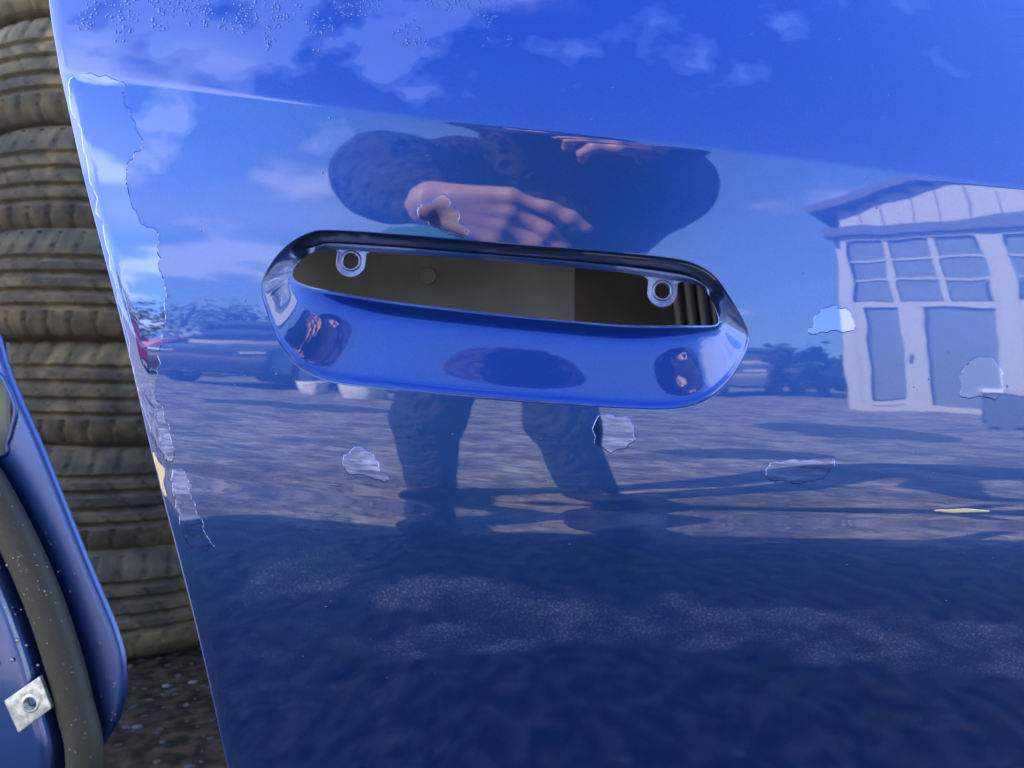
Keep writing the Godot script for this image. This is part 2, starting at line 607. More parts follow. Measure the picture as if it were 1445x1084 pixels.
func build_ground() -> void:
	var bump := noise_tex(31, 0.02, Color(0, 0, 0), Color(1, 1, 1), 512, 6)
	var m := tri_mat(noise_tex(30, 0.012, Color(0.22, 0.195, 0.165), Color(0.54, 0.49, 0.43), 1024, 7), 0.8, 0.85, bump, 0.6)
	m.detail_enabled = true
	m.detail_blend_mode = BaseMaterial3D.BLEND_MODE_MUL
	m.detail_albedo = noise_tex(33, 0.006, Color(0.42, 0.42, 0.43), Color(1.35, 1.33, 1.28), 512, 4)
	var g := PlaneMesh.new()
	g.size = Vector2(300, 300)
	part("ground", g, m).set_meta("kind", "structure")
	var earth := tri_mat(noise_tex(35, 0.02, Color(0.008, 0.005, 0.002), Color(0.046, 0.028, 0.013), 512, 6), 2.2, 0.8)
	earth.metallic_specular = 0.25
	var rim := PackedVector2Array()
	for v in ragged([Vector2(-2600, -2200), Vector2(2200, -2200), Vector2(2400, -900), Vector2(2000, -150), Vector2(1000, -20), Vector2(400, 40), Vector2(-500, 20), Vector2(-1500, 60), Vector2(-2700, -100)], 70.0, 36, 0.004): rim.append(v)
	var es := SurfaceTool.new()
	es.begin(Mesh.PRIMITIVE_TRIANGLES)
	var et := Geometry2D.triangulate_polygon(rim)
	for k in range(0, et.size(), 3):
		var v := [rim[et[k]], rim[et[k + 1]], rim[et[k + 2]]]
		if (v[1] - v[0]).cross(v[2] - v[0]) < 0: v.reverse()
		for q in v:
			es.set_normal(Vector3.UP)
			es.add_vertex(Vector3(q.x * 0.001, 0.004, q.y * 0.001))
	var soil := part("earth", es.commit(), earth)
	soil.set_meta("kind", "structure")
	var damp_and_shade := tri_mat(noise_tex(37, 0.02, Color(0.014, 0.012, 0.010), Color(0.15, 0.135, 0.115), 512, 6), 2.0, 0.5, noise_tex(38, 0.03, Color(0, 0, 0), Color(1, 1, 1), 256, 5), 0.5)
	for q in [[2.2, 4.6, 0.5, 0.9], [0.9, 2.6, 0.35, 0.22], [3.6, 3.3, 0.9, 0.3], [-1.6, 5.2, 0.7, 0.5], [-2.6, 3.2, 0.6, 0.2], [1.9, 2.0, 0.6, 0.16], [0.1, 0.45, 1.9, 0.5]]:  # last patch paints the door's shadow darker; the others are damp
		var ring := []
		for k in 10: ring.append(Vector2(cos(TAU * k / 10.0) * q[2], sin(TAU * k / 10.0) * q[3]) * 1000.0)
		var outline := ragged(ring, minf(q[2], q[3]) * 260.0, int(q[0] * 10) + 400, 0.0022)
		var ds := SurfaceTool.new()
		ds.begin(Mesh.PRIMITIVE_TRIANGLES)
		var dt := Geometry2D.triangulate_polygon(outline)
		for k in range(0, dt.size(), 3):
			var v := [outline[dt[k]], outline[dt[k + 1]], outline[dt[k + 2]]]
			if (v[1] - v[0]).cross(v[2] - v[0]) < 0: v.reverse()
			for p in v:
				ds.set_normal(Vector3.UP)
				ds.add_vertex(Vector3(p.x * 0.001, 0.0, p.y * 0.001))
		part("damp_and_shade_ground", ds.commit(), damp_and_shade, null, Vector3(q[0], 0.005, q[1])).set_meta("kind", "structure")
	# loose stones close to the door, which the paint mirrors
	var mm := MultiMesh.new()
	mm.transform_format = MultiMesh.TRANSFORM_3D
	mm.use_colors = true
	var sm := SphereMesh.new()
	sm.radius = 0.5; sm.height = 1.0; sm.radial_segments = 7; sm.rings = 4
	mm.mesh = sm
	mm.instance_count = 20000
	for i in mm.instance_count:
		var near := i < 9000
		var x := rng.randf_range(-1.6, 1.8) if near else rng.randf_range(-3.5, 4.5)
		var z := rng.randf_range(-1.5, 1.4) if near else rng.randf_range(0.6, 5.0)
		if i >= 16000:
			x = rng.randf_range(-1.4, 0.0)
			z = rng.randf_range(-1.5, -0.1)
		var r := pow(rng.randf(), 3.0) * 0.015 + 0.003
		var b := Basis.from_euler(Vector3(rng.randf() * 0.6, rng.randf() * TAU, rng.randf() * 0.6)).scaled(Vector3(r * rng.randf_range(0.8, 1.6), r * rng.randf_range(0.4, 0.8), r))
		mm.set_instance_transform(i, Transform3D(b, Vector3(x, r * 0.1, z)))
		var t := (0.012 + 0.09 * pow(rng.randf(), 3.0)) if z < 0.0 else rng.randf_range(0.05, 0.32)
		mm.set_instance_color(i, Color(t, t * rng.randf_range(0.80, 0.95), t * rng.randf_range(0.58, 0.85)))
	var o := MultiMeshInstance3D.new()
	o.name = "gravel"
	o.multimesh = mm
	var gm := mat(Color.WHITE, 0.75)
	gm.vertex_color_use_as_albedo = true
	o.material_override = gm
	add_child(o)
	tag(o, "loose brown and grey gravel strewn over the wet earth below the doors", "gravel")
	o.set_meta("kind", "stuff")

func build_workshop() -> void:
	# a gabled timber workshop across the yard, mirrored at the right of the door
	var b := thing("workshop", "white timber workshop with glazed front and low gable, mirrored at right of the door", "building", Vector3(4.0, 0, 8.5), deg_to_rad(35))
	var white := mat(Color(0.45, 0.45, 0.435), 0.6)
	var grey := mat(Color(0.10, 0.11, 0.13), 0.7)
	var pane := mat(Color(0.17, 0.20, 0.23), 0.15)
	# walls behind the glazing
	part("wall", box(Vector3(0.1, 3.3, 5)), white, b, Vector3(-0.05, 1.65, 2.6))
	part("wall", box(Vector3(6.2, 3.3, 0.1)), white, b, Vector3(3.1, 1.65, 5.15))
	part("wall", box(Vector3(0.1, 3.3, 5)), white, b, Vector3(6.25, 1.65, 2.6))
	part("floor_slab", box(Vector3(6.2, 0.06, 5)), grey, b, Vector3(3.1, 0.03, 2.6))
	part("plinth", box(Vector3(6.3, 0.1, 0.14)), white, b, Vector3(3.15, 0.05, 0.0))
	part("beam", box(Vector3(6.7, 0.17, 0.22)), grey, b, Vector3(3.2, 3.36, -0.05))
	part("top_rail", box(Vector3(6.3, 0.07, 0.12)), white, b, Vector3(3.15, 3.235, 0.0))
	# gable boards
	var n := 22
	for i in n:
		var x := (i + 0.5) * 6.3 / n
		var h := 0.32 + 1.15 * (1.0 - absf(x - 3.15) / 3.15)
		part("gable_board", box(Vector3(6.3 / n - 0.012, h, 0.03)), white, b, Vector3(x, 3.445 + h / 2, 0.0))
	for s in [-1, 1]:
		part("roof_slope", box(Vector3(3.62, 0.12, 5.6)), grey, b, Vector3(3.15 + s * 1.69, 4.40, 2.55), Vector3(0, 0, -s * 0.352))
	for bay in 4:
		var x0 := bay * 1.55
		part("post", box(Vector3(0.07 if bay == 0 else 0.22, 3.1, 0.14)), white, b, Vector3(x0 + (0.035 if bay == 0 else 0.0), 1.65, 0.0))
		var a := x0 + (0.07 if bay == 0 else 0.11)
		var z := x0 + 1.44
		part("transom", box(Vector3(z - a, 0.1, 0.11)), white, b, Vector3((a + z) / 2, 1.97, 0.0))
		for c in 3:
			for r in 3:
				var w := (z - a) / 3
				part("pane", box(Vector3(w - 0.06, 0.36, 0.012)), pane, b, Vector3(a + w * (c + 0.5), 2.225 + r * 0.39, 0.02))
			if c: part("glazing_bar", box(Vector3(0.07, 1.17, 0.06)), white, b, Vector3(a + (z - a) * c / 3, 2.61, 0.0))
		for r in [1, 2]: part("glazing_bar", box(Vector3(z - a, 0.035, 0.05)), white, b, Vector3((a + z) / 2, 2.03 + r * 0.39, 0.0))
		# a door leaf and a wide light beside it
		part("frame", box(Vector3(0.10, 1.82, 0.12)), white, b, Vector3(a + 0.05, 1.01, 0.0))
		part("pane", box(Vector3(0.37, 1.66, 0.012)), pane, b, Vector3(a + 0.28, 1.06, 0.02))
		part("frame", box(Vector3(0.37, 0.09, 0.09)), white, b, Vector3(a + 0.28, 0.16, 0.0))
		part("frame", box(Vector3(0.24, 1.82, 0.12)), white, b, Vector3(a + 0.58, 1.01, 0.0))
		part("pane", box(Vector3(z - a - 0.7, 1.80, 0.012)), pane, b, Vector3((a + 0.7 + z) / 2, 1.0, 0.02))
		part("door_handle", box(Vector3(0.03, 0.14, 0.05)), grey, b, Vector3(a + 0.53, 1.0, -0.085))
	var bin := thing("steel_crate", "dark grey steel crate on the gravel before the workshop, mirrored at far right", "crate", Vector3(3.95, 0, 5.05), 0.5)
	var st := mat(Color(0.10, 0.11, 0.14), 0.5)
	part("side_panel", box(Vector3(1.0, 0.42, 0.03)), st, bin, Vector3(0, 0.26, -0.3))
	part("side_panel", box(Vector3(1.0, 0.42, 0.03)), st, bin, Vector3(0, 0.26, 0.3))
	for s in [-1, 1]:
		part("side_panel", box(Vector3(0.03, 0.42, 0.57)), st, bin, Vector3(s * 0.485, 0.26, 0))
		part("skid", box(Vector3(0.08, 0.05, 0.66)), st, bin, Vector3(s * 0.4, 0.025, 0))
	part("lid", box(Vector3(1.06, 0.04, 0.68)), mat(Color(0.45, 0.46, 0.48), 0.4), bin, Vector3(0, 0.49, 0))

func car_body(profile: Array, half: float, tuck: float) -> ArrayMesh:
	# side outline (z along the car, y up) swept across with rounded, tucked-in flanks
	var o := spline(profile, true, 4)
	var rows := []
	for q in [[-1.0, 0.90], [-0.985, 0.96], [-0.93, 1.0], [0.93, 1.0], [0.985, 0.96], [1.0, 0.90]]:
		var row := []
		for p in o:
			var t: float = tuck * clampf((p.y - 0.75) / 0.6, 0, 1)
			row.append(Vector3(q[0] * half * (1 - t), 0.65 + (p.y - 0.65) * q[1], p.x * q[1]))
		rows.append(row)
	var st := SurfaceTool.new()
	st.begin(Mesh.PRIMITIVE_TRIANGLES)
	var nc: int = rows[0].size()
	for i in rows.size() - 1:
		for j in nc:
			var a: Vector3 = rows[i][j]
			var b: Vector3 = rows[i][(j + 1) % nc]
			var c: Vector3 = rows[i + 1][(j + 1) % nc]
			var d: Vector3 = rows[i + 1][j]
			st.set_normal((c - a).cross(b - a).normalized() * (1.0 if (c - a).cross(b - a).dot(a - Vector3(0, 0.7, 0)) > 0 else -1.0))
			if (c - a).cross(b - a).dot(a - Vector3(0, 0.7, 0)) > 0: quad(st, a, b, c, d)
			else: quad(st, a, d, c, b)
	for s in [0, rows.size() - 1]:
		var flat := PackedVector2Array()
		for v in rows[s]: flat.append(Vector2(v.z, v.y))
		var tri := Geometry2D.triangulate_polygon(flat)
		for k in range(0, tri.size(), 3):
			var ids := [tri[k], tri[k + 1], tri[k + 2]]
			for m in ids:
				st.set_normal(Vector3(-1 if s == 0 else 1, 0.15, 0).normalized())
				st.add_vertex(rows[s][m])
	return st.commit()

func make_car(label: String, c: Color, at: Vector3, turn: float) -> Node3D:
	var car := thing("parked_car", label, "car", at, turn, "cars parked across the yard")
	var paint := car_paint(c)
	paint.metallic = 0.0
	var glass := mat(Color(0.02, 0.025, 0.03), 0.08)
	var black := mat(Color(0.02, 0.02, 0.02), 0.7)
	part("body", car_body([Vector2(-2.05, 0.3), Vector2(-2.1, 0.55), Vector2(-1.95, 0.78), Vector2(-1.1, 0.93), Vector2(-0.95, 0.96), Vector2(0.9, 0.98), Vector2(1.85, 0.96), Vector2(2.05, 0.7), Vector2(2.0, 0.3), Vector2(0, 0.22)], 0.84, 0.05), paint, car)
	part("cabin", car_body([Vector2(-1.15, 0.9), Vector2(-0.45, 1.36), Vector2(-0.1, 1.44), Vector2(0.9, 1.45), Vector2(1.3, 1.35), Vector2(1.75, 0.92), Vector2(0.3, 0.86)], 0.80, 0.22), paint, car)
	part("windscreen", box(Vector3(1.22, 0.50, 0.03)), glass, car, Vector3(0, 1.17, -0.78), Vector3(0.97, 0, 0))
	part("rear_window", box(Vector3(1.15, 0.42, 0.03)), glass, car, Vector3(0, 1.18, 1.53), Vector3(-0.85, 0, 0))
	for s in [-1, 1]:
		part("side_window", box(Vector3(0.03, 0.32, 0.85)), glass, car, Vector3(s * 0.735, 1.18, -0.15), Vector3(0, 0, s * 0.22))
		part("side_window", box(Vector3(0.03, 0.32, 0.75)), glass, car, Vector3(s * 0.735, 1.18, 0.75), Vector3(0, 0, s * 0.22))
		part("headlight", box(Vector3(0.34, 0.14, 0.08)), mat(Color(0.75, 0.77, 0.8), 0.15), car, Vector3(s * 0.58, 0.68, -2.0))
		part("mirror", box(Vector3(0.18, 0.12, 0.1)), paint, car, Vector3(s * 0.9, 1.0, -0.7))
		for z in [-1.3, 1.25]:
			var w := CylinderMesh.new()
			w.top_radius = 0.31; w.bottom_radius = 0.31; w.height = 0.2; w.radial_segments = 24
			var wheel := part("wheel", w, black, car, Vector3(s * 0.76, 0.31, z), Vector3(0, 0, PI / 2))
			var r := CylinderMesh.new()
			r.top_radius = 0.19; r.bottom_radius = 0.19; r.height = 0.21; r.radial_segments = 20
			part("rim", r, mat(Color(0.5, 0.5, 0.52), 0.35, 0.8), wheel)
	part("grille", box(Vector3(0.7, 0.12, 0.06)), black, car, Vector3(0, 0.62, -2.05))
	part("bumper", box(Vector3(1.55, 0.16, 0.12)), black, car, Vector3(0, 0.42, -2.02))
	return car

func make_tree(label: String, at: Vector3, h: float, w: float, tone: Color, seed_: int) -> void:
	var r := RandomNumberGenerator.new()
	r.seed = seed_
	var t := thing("tree", label, "tree", at, 0.0, "trees along the far side of the yard")
	part("trunk", tube([Vector3(0, -0.1, 0), Vector3(0.05, h * 0.3, 0), Vector3(-0.04, h * 0.6, 0.03), Vector3(0.0, h * 0.9, 0)], func(i): return 0.16 - 0.045 * i, 8), mat(Color(0.08, 0.06, 0.045), 0.9), t)
	var st := SurfaceTool.new()
	st.begin(Mesh.PRIMITIVE_TRIANGLES)
	for c in 26:
		var o := Vector3(r.randf_range(-1, 1), r.randf_range(-1, 1), r.randf_range(-1, 1)).limit_length(1.0) * Vector3(w, h * 0.36, w) + Vector3(0, h * 0.58, 0)
		for k in 60:
			var d := Vector3(r.randfn(), r.randfn(), r.randfn()) * w * 0.17
			var s := r.randf_range(0.10, 0.2)
			var b := Basis.from_euler(Vector3(r.randf() * TAU, r.randf() * TAU, 0))
			var p := o + d
			st.set_normal(b.z)
			quad(st, p + b * Vector3(-s, 0, 0), p + b * Vector3(0, s * 0.55, 0), p + b * Vector3(s, 0, 0), p + b * Vector3(0, -s * 0.55, 0))
	var m := mat(tone, 0.7)
	m.backlight_enabled = true
	m.backlight = Color(0.3, 0.35, 0.1)
	part("crown", st.commit(), m, t)

func build_yard() -> void:
	make_car("dark blue-black car parked nearest in the yard, mirrored left of the handle", Color(0.012, 0.014, 0.02), Vector3(-3.35, 0, 10.6), 0.12)
	make_car("cream car parked behind the dark one, mirrored left of the handle", Color(0.62, 0.50, 0.28), Vector3(-6.9, 0, 18.5), 0.35)
	make_car("dark red car parked nearest the door edge, mirrored at the far left", Color(0.30, 0.02, 0.025), Vector3(-7.6, 0, 13.2), -0.5)
	make_car("bright red car parked farthest back under the trees, mirrored at the far left", Color(0.62, 0.03, 0.03), Vector3(-9.0, 0, 20.5), 0.8)
	make_car("grey car parked left of the workshop, mirrored right of the handle", Color(0.09, 0.10, 0.12), Vector3(4.4, 0, 14.0), 0.5)
	var spots := [[-27, 36, 6.2, 2.6], [-22.5, 38, 5.0, 2.6], [-18.5, 37, 4.4, 2.6], [-15, 40, 5.0, 2.7], [-11.5, 38, 4.4, 2.5], [-8, 42, 3.9, 2.5], [-4, 46, 3.4, 2.5], [1, 50, 2.8, 2.5], [6, 50, 2.8, 2.5], [11, 48, 2.9, 2.5]]
	for i in spots.size():
		var s: Array = spots[i]
		make_tree("%s tree of the mirrored tree line, %s" % [["dark green", "olive green", "brownish"][i % 3], ["leftmost", "second from the left", "third from the left", "fourth from the left", "fifth from the left", "fifth from the right", "fourth from the right", "third from the right", "second from the right", "rightmost"][i]], Vector3(s[0], 0, s[1]), s[2], s[3], Color(0.05, 0.075, 0.03).lerp(Color(0.07, 0.06, 0.03), i % 3 / 2.0), 50 + i)
	make_tree("low dark evergreen bush against the left corner of the white workshop", Vector3(5.3, 0, 12.6), 1.5, 0.8, Color(0.03, 0.05, 0.025), 80)
	# two white tubs on the gravel
	for q in [["small white plastic tub on the gravel, left one of two below the handle", Vector3(-2.3, 0, 8.2), 0.3], ["larger square white plastic tub on the gravel, right one of two below the handle", Vector3(-1.55, 0, 7.4), 0.42]]:
		var o := thing("plastic_tub", q[0], "tub", q[1], 0.3, "white plastic tubs on the gravel")
		var w: float = q[2]
		var wm := mat(Color(0.85, 0.85, 0.84), 0.4)
		var rows := []
		for k in [[0.0, 0.0], [0.44, 0.0], [0.5, 0.75], [0.53, 0.76], [0.53, 0.8], [0.47, 0.8], [0.41, 0.04], [0.0, 0.04]]:
			var row := []
			for c in 24:
				var a := TAU * c / 24.0
				var d := Vector2(cos(a), sin(a))
				d = d / pow(pow(absf(d.x), 5.0) + pow(absf(d.y), 5.0), 0.2)
				row.append(Vector3(d.x * k[0], k[1], d.y * k[0]) * w)
			rows.append(row)
		part("tub_body", grid_mesh(rows, true), wm, o)
		part("handle_bar", box(Vector3(0.3, 0.08, 0.04) * w), wm, o, Vector3(0, 0.66, -0.54) * w)

# ---------------------------------------------------------------- tyres behind the doors

func tyre_rows(side: int) -> Array:
	# side 0: the tread band with its grooves and shoulder lugs; -1 and 1: the sidewalls
	var keys := []
	if side == 0:
		for k in 61:
			var w := -0.112 + 0.224 * k / 60.0
			keys.append(w)
	var rows := []
	var around := 360
	if side == 0:
		for w in keys:
			var row := []
			for a in around:
				var r := 0.335 - 0.012 * pow(absf(w) / 0.095, 4.0)
				for g in [-0.052, -0.018, 0.018, 0.052]:
					if absf(w - g) < 0.0052: r -= 0.008
				var lug := (a + 400 + int(absf(w) * (25.0 if w < 0 else -25.0))) % 9
				if absf(w) > 0.060 and lug < 2: r -= 0.005
				if absf(w) < 0.050 and (a + 400 + int(w * 160.0)) % 12 < 2: r -= 0.0035
				var t := TAU * a / around
				row.append(Vector3(cos(t) * r, -w, sin(t) * r))
			rows.append(row)
	else:
		for q in [[0.112, 0.312], [0.121, 0.30], [0.126, 0.275], [0.124, 0.25], [0.112, 0.215], [0.10, 0.205], [0.085, 0.205]]:
			var row := []
			for a in 96:
				var t := TAU * a / 96.0
				row.append(Vector3(cos(t) * q[1], q[0] * side, sin(t) * q[1]))
			rows.append(row)
		if side < 0: rows.reverse()
	return rows

func build_tyres() -> void:
	var mud := FastNoiseLite.new()
	var m := tri_mat(noise_tex(61, 0.02, Color(0.024, 0.017, 0.007), Color(0.155, 0.105, 0.038), 512, 6), 1.4, 0.85)
	m.detail_enabled = true
	m.detail_blend_mode = BaseMaterial3D.BLEND_MODE_MUL
	m.detail_albedo = noise_tex(63, 0.007, Color(0.35, 0.36, 0.36), Color(1.2, 1.15, 1.05), 256, 4)
	var tread := grid_mesh(tyre_rows(0), true)
	var up := grid_mesh(tyre_rows(1), true)
	var down := grid_mesh(tyre_rows(-1), true)
	var first := thing("tyre", "x", "tyre", Vector3.ZERO, 0.0, "old tyres stacked behind the doors")
	part("tread", tread, m, first)
	part("sidewall", up, m, first)
	part("sidewall", down, m, first)
	var made := false
	var places := [["left stack by the door edge", -0.98, -1.63, 7], ["middle stack behind the opening", -0.37, -1.62, 6], ["right stack behind the opening", 0.41, -1.50, 6], ["unseen far left stack added for shade", -1.72, -1.52, 6]]  # last stack stands out of view, added to shade the ground in the gap
	var level := ["lowest", "second from bottom", "third from bottom", "fourth from bottom", "fifth from bottom", "sixth from bottom", "topmost"]
	for p in places:
		for k in p[3]:
			var t: Node3D = first
			if made:
				t = first.duplicate()
				t.name = numbered("tyre")
				add_child(t)
			made = true
			t.position = Vector3(p[1] + rng.randf_range(-0.02, 0.02), 0.125 + k * 0.238, p[2] + rng.randf_range(-0.02, 0.02))
			t.rotation = Vector3(rng.randf_range(-0.02, 0.02), rng.randf() * TAU, rng.randf_range(-0.02, 0.02))
			t.set_meta("label", "muddy old tyre, %s in the %s" % [level[k] if k < p[3] - 1 else "topmost", p[0]])

# ---------------------------------------------------------------- the second blue door, at the lower left

func build_other_door() -> void:
	var d := thing("car_body_side", "blue body side of a second car at lower left with rubber seal and threaded plate", "car body", Vector3(0, AXIS, -0.30))
	d.scale = Vector3.ONE * 1.288
	var paint := car_paint(BASE_BLUE)
	paint.roughness = 0.45
	paint.clearcoat_roughness = 0.3
	var edge := spline([Vector2(-353, 560), Vector2(-351, 98), Vector2(-345.6, 24.9), Vector2(-316.9, -46.9), Vector2(-288.2, -118.6), Vector2(-266.7, -171.2), Vector2(-261.9, -199.9), Vector2(-265.2, -223.9), Vector2(-273.9, -240.6), Vector2(-292, -275), Vector2(-320, -380), Vector2(-340, -472)], false, 8)
	var n := edge.size()
	var rows := []
	var inset := PackedVector2Array()
	for i in n:
		var t := (edge[mini(i + 1, n - 1)] - edge[maxi(i - 1, 0)]).normalized()
		var out := Vector2(-t.y, t.x)
		var row := []
		for k in 8:
			var a := PI / 2 * k / 7.0
			var q := edge[i] - out * 5.0 * (1 - cos(a))
			row.append(Vector3(q.x, q.y, -5.0 * (1 - sin(a))) * 0.001)
		var back := edge[i] - out * 9.0
		row.push_front(Vector3(back.x, back.y, -16) * 0.001)
		rows.append(row)
		inset.append(edge[i] - out * 5.0)
	part("rolled_edge", grid_mesh(rows), paint, d)
	# the flat of the shell with its own handle opening
	var hole := spline([Vector2(-345.6, 5.7), Vector2(-340.8, -1.4), Vector2(-335.1, -15.8), Vector2(-337.5, -30.1), Vector2(-340.8, -39.7), Vector2(-350, -50), Vector2(-430, -52), Vector2(-530, -40), Vector2(-545, -15), Vector2(-520, -2), Vector2(-430, 8), Vector2(-357, 9)], true, 6)
	var st := SurfaceTool.new()
	st.begin(Mesh.PRIMITIVE_TRIANGLES)
	var ymid := -15.0
	for half in 2:
		var poly := PackedVector2Array()
		for i in n - 1:
			var a := inset[i]
			var b := inset[i + 1]
			var keep := a.y >= ymid if half == 0 else a.y <= ymid
			if keep: poly.append(a)
			if (a.y - ymid) * (b.y - ymid) < 0: poly.append(a.lerp(b, (a.y - ymid) / (a.y - b.y)))
		if half == 0:
			poly.append(Vector2(-1800, ymid)); poly.append(Vector2(-1800, 560))  # unseen reach up and left, stretched to block the sun
		else:
			poly.append(Vector2(-1800, -472)); poly.append(Vector2(-1800, ymid))
		for piece in Geometry2D.clip_polygons(poly, hole):
			var t := Geometry2D.triangulate_polygon(piece)
			for k in range(0, t.size(), 3):
				var v := [piece[t[k]], piece[t[k + 1]], piece[t[k + 2]]]
				if (v[1] - v[0]).cross(v[2] - v[0]) > 0: v.reverse()
				for q in v:
					st.set_normal(Vector3(0, 0, 1))
					st.add_vertex(Vector3(q.x, q.y, 0) * 0.001)
	part("shell", st.commit(), paint, d)
	part("sun_stop", box(Vector3(0.290, 0.086, 0.004)), tri_mat(noise_tex(83, 0.01, Color(0.07, 0.07, 0.045), Color(0.13, 0.125, 0.085), 128, 4), 6.0, 0.7), d, Vector3(-0.497, -0.014, -0.018))  # plate added to stop sun through the opening, toned like the tyres behind
	var lip := []
	for i in hole.size() + 1:
		var q := hole[i % hole.size()]
		lip.append(Vector3(q.x, q.y, 0.3) * 0.001)
	part("opening_lip", tube(lip, func(_i): return 0.0016, 8), paint, d)
	# the seal and the raised inner panel to its left
	var seal := spline([Vector2(-470, 150), Vector2(-410, 40), Vector2(-372, -30), Vector2(-355.2, -53), Vector2(-340.8, -75.6), Vector2(-319.3, -118.6), Vector2(-302.6, -161.7), Vector2(-289.2, -209.5), Vector2(-282.5, -259.3), Vector2(-300, -380), Vector2(-320, -470)], false, 8)
	var path := []
	for q in seal: path.append(Vector3(q.x, q.y, 11.6) * 0.001)
	var rubber := mat(Color(0.030, 0.026, 0.017), 0.5)
	rubber.metallic_specular = 0.25
	part("rubber_seal", tube(path, func(_i): return 0.0112, 20), rubber, d)
	var rows2 := []
	for i in seal.size():
		var t := (seal[mini(i + 1, seal.size() - 1)] - seal[maxi(i - 1, 0)]).normalized()
		var out := Vector2(-t.y, t.x)
		var row := []
		for q in [[10.0, 0.5], [12.0, 2.0], [15.0, 9.0], [18.0, 15.0], [22.0, 18.5], [27.0, 20.0], [60.0, 21.0], [150.0, 22.0], [400.0, 22.0]]:
			var v: Vector2 = seal[i] - out.lerp(Vector2(1, 0), clampf(q[0] / 60.0, 0, 1)) * q[0]
			row.push_front(Vector3(v.x, v.y, q[1]) * 0.001)
		if seal[i].y < -40: rows2.append(row)
	var raised := car_paint(BASE_BLUE)
	raised.clearcoat_roughness = 0.1
	part("inner_panel", grid_mesh(rows2), raised, d)
	# threaded plate
	var zinc := mat(Color(0.50, 0.50, 0.45), 0.38, 0.75)
	zinc.albedo_texture = noise_tex(71, 0.03, Color(0.55, 0.55, 0.5), Color(1, 1, 0.95), 128, 4)
	zinc.uv1_triplanar = true
	zinc.uv1_scale = Vector3.ONE * 40
	var f := 0.955
	var plate := [Vector2(-343.2, -214.3) * f, Vector2(-319.3, -197.6) * f, Vector2(-311.2, -219.1) * f, Vector2(-333.6, -235.8) * f]
	var mid: Vector2 = (plate[0] + plate[1] + plate[2] + plate[3]) / 4
	var prow := []
	for q in [[0.0, 1.0, 0], [0.0, 1.0, 1.6], [0.03, 0.97, 2.0]]:
		var row := []
		for c in 4:
			for s in 6: row.append(Vector3(0, 0, 0))
		prow.append(row)
	var rowsp := []
	for q in [[1.0, 20.0], [1.0, 23.0], [0.97, 23.4]]:
		var row := []
		for c in 4:
			var a: Vector2 = plate[c]
			var b: Vector2 = plate[(c + 1) % 4]
			for s in 8:
				var v: Vector2 = mid + (a.lerp(b, s / 8.0) - mid) * q[0]
				row.append(Vector3(v.x, v.y, q[1]) * 0.001)
		rowsp.append(row)
	var bolt := mid + Vector2(1.5, 0.8)
	for q in [[6.2, 23.45], [5.9, 23.3], [5.6, 23.9], [5.0, 24.1], [4.3, 24.0]]:
		var row := []
		for c in 32:
			var dir: Vector2 = (Vector2(rowsp[2][c].x, rowsp[2][c].y) * 1000.0 - bolt).normalized()
			var v: Vector2 = bolt + Vector2(dir.x, dir.y * 1.0) * q[0]
			row.append(Vector3(v.x, v.y, q[1]) * 0.001)
		rowsp.append(row)
	var pl := part("threaded_plate", grid_mesh(rowsp, true), zinc, d)
	pl.set_meta("label", "bare zinc plate with a threaded hole")
	var thread := []
	for i in 33:
		var row := []
		for c in 28:
			var a := TAU * c / 28.0
			var dd := i * 0.28
			var r := 4.3 + (-0.5 if fposmod(dd - a / TAU * 1.4, 1.4) < 0.7 else 0.0)
			row.append(Vector3(bolt.x + cos(a) * r, bolt.y + sin(a) * r, 24.0 - dd) * 0.001)
		thread.append(row)
	part("thread", grid_mesh(thread, true), mat(Color(0.45, 0.43, 0.36), 0.3, 0.9), pl)
	# rain drops on the seal and the shell
	var drops := SurfaceTool.new()
	drops.begin(Mesh.PRIMITIVE_TRIANGLES)
	for k in 260:
		var i := rng.randi_range(24, 70)
		var a := rng.randf_range(0.3, 2.4)
		var tdir := (seal[i + 1] - seal[i]).normalized()
		var out := Vector3(-tdir.y, tdir.x, 0)
		var nn := (out * cos(a) + Vector3(0, 0, 1) * sin(a)).normalized()
		bead_mesh(drops, path[i].lerp(path[i + 1], rng.randf()) + nn * 0.0112, nn, (0.22 + 0.4 * pow(rng.randf(), 2.0)) * 0.001, 0.35)
	for k in 280:
		var i := rng.randi_range(20, 66)
		var v := edge[i] - Vector2(rng.randf_range(3, 36), rng.randf_range(-5, 5))
		bead_mesh(drops, Vector3(v.x, v.y, 0) * 0.001, Vector3(0, 0, 1), pow(rng.randf(), 3.0) * 0.0006 + 0.0002, 0.35)
	for k in 40:
		var v := mid + Vector2(rng.randf_range(-30, 18), rng.randf_range(15, 90))
		bead_mesh(drops, Vector3(v.x, v.y, 21.0) * 0.001, Vector3(0, 0, 1), pow(rng.randf(), 3.0) * 0.0013 + 0.0003, 0.3)
	part("rain_drops", drops.commit(), water(), d).set_meta("kind", "stuff")

func water() -> StandardMaterial3D:
	var m := StandardMaterial3D.new()
	# drops too small to look through: what shows is their dark foot and the sky in them
	m.albedo_color = Color(0.02, 0.02, 0.022).linear_to_srgb()
	m.roughness = 0.02
	m.metallic_specular = 0.7
	m.clearcoat_enabled = true
	return m

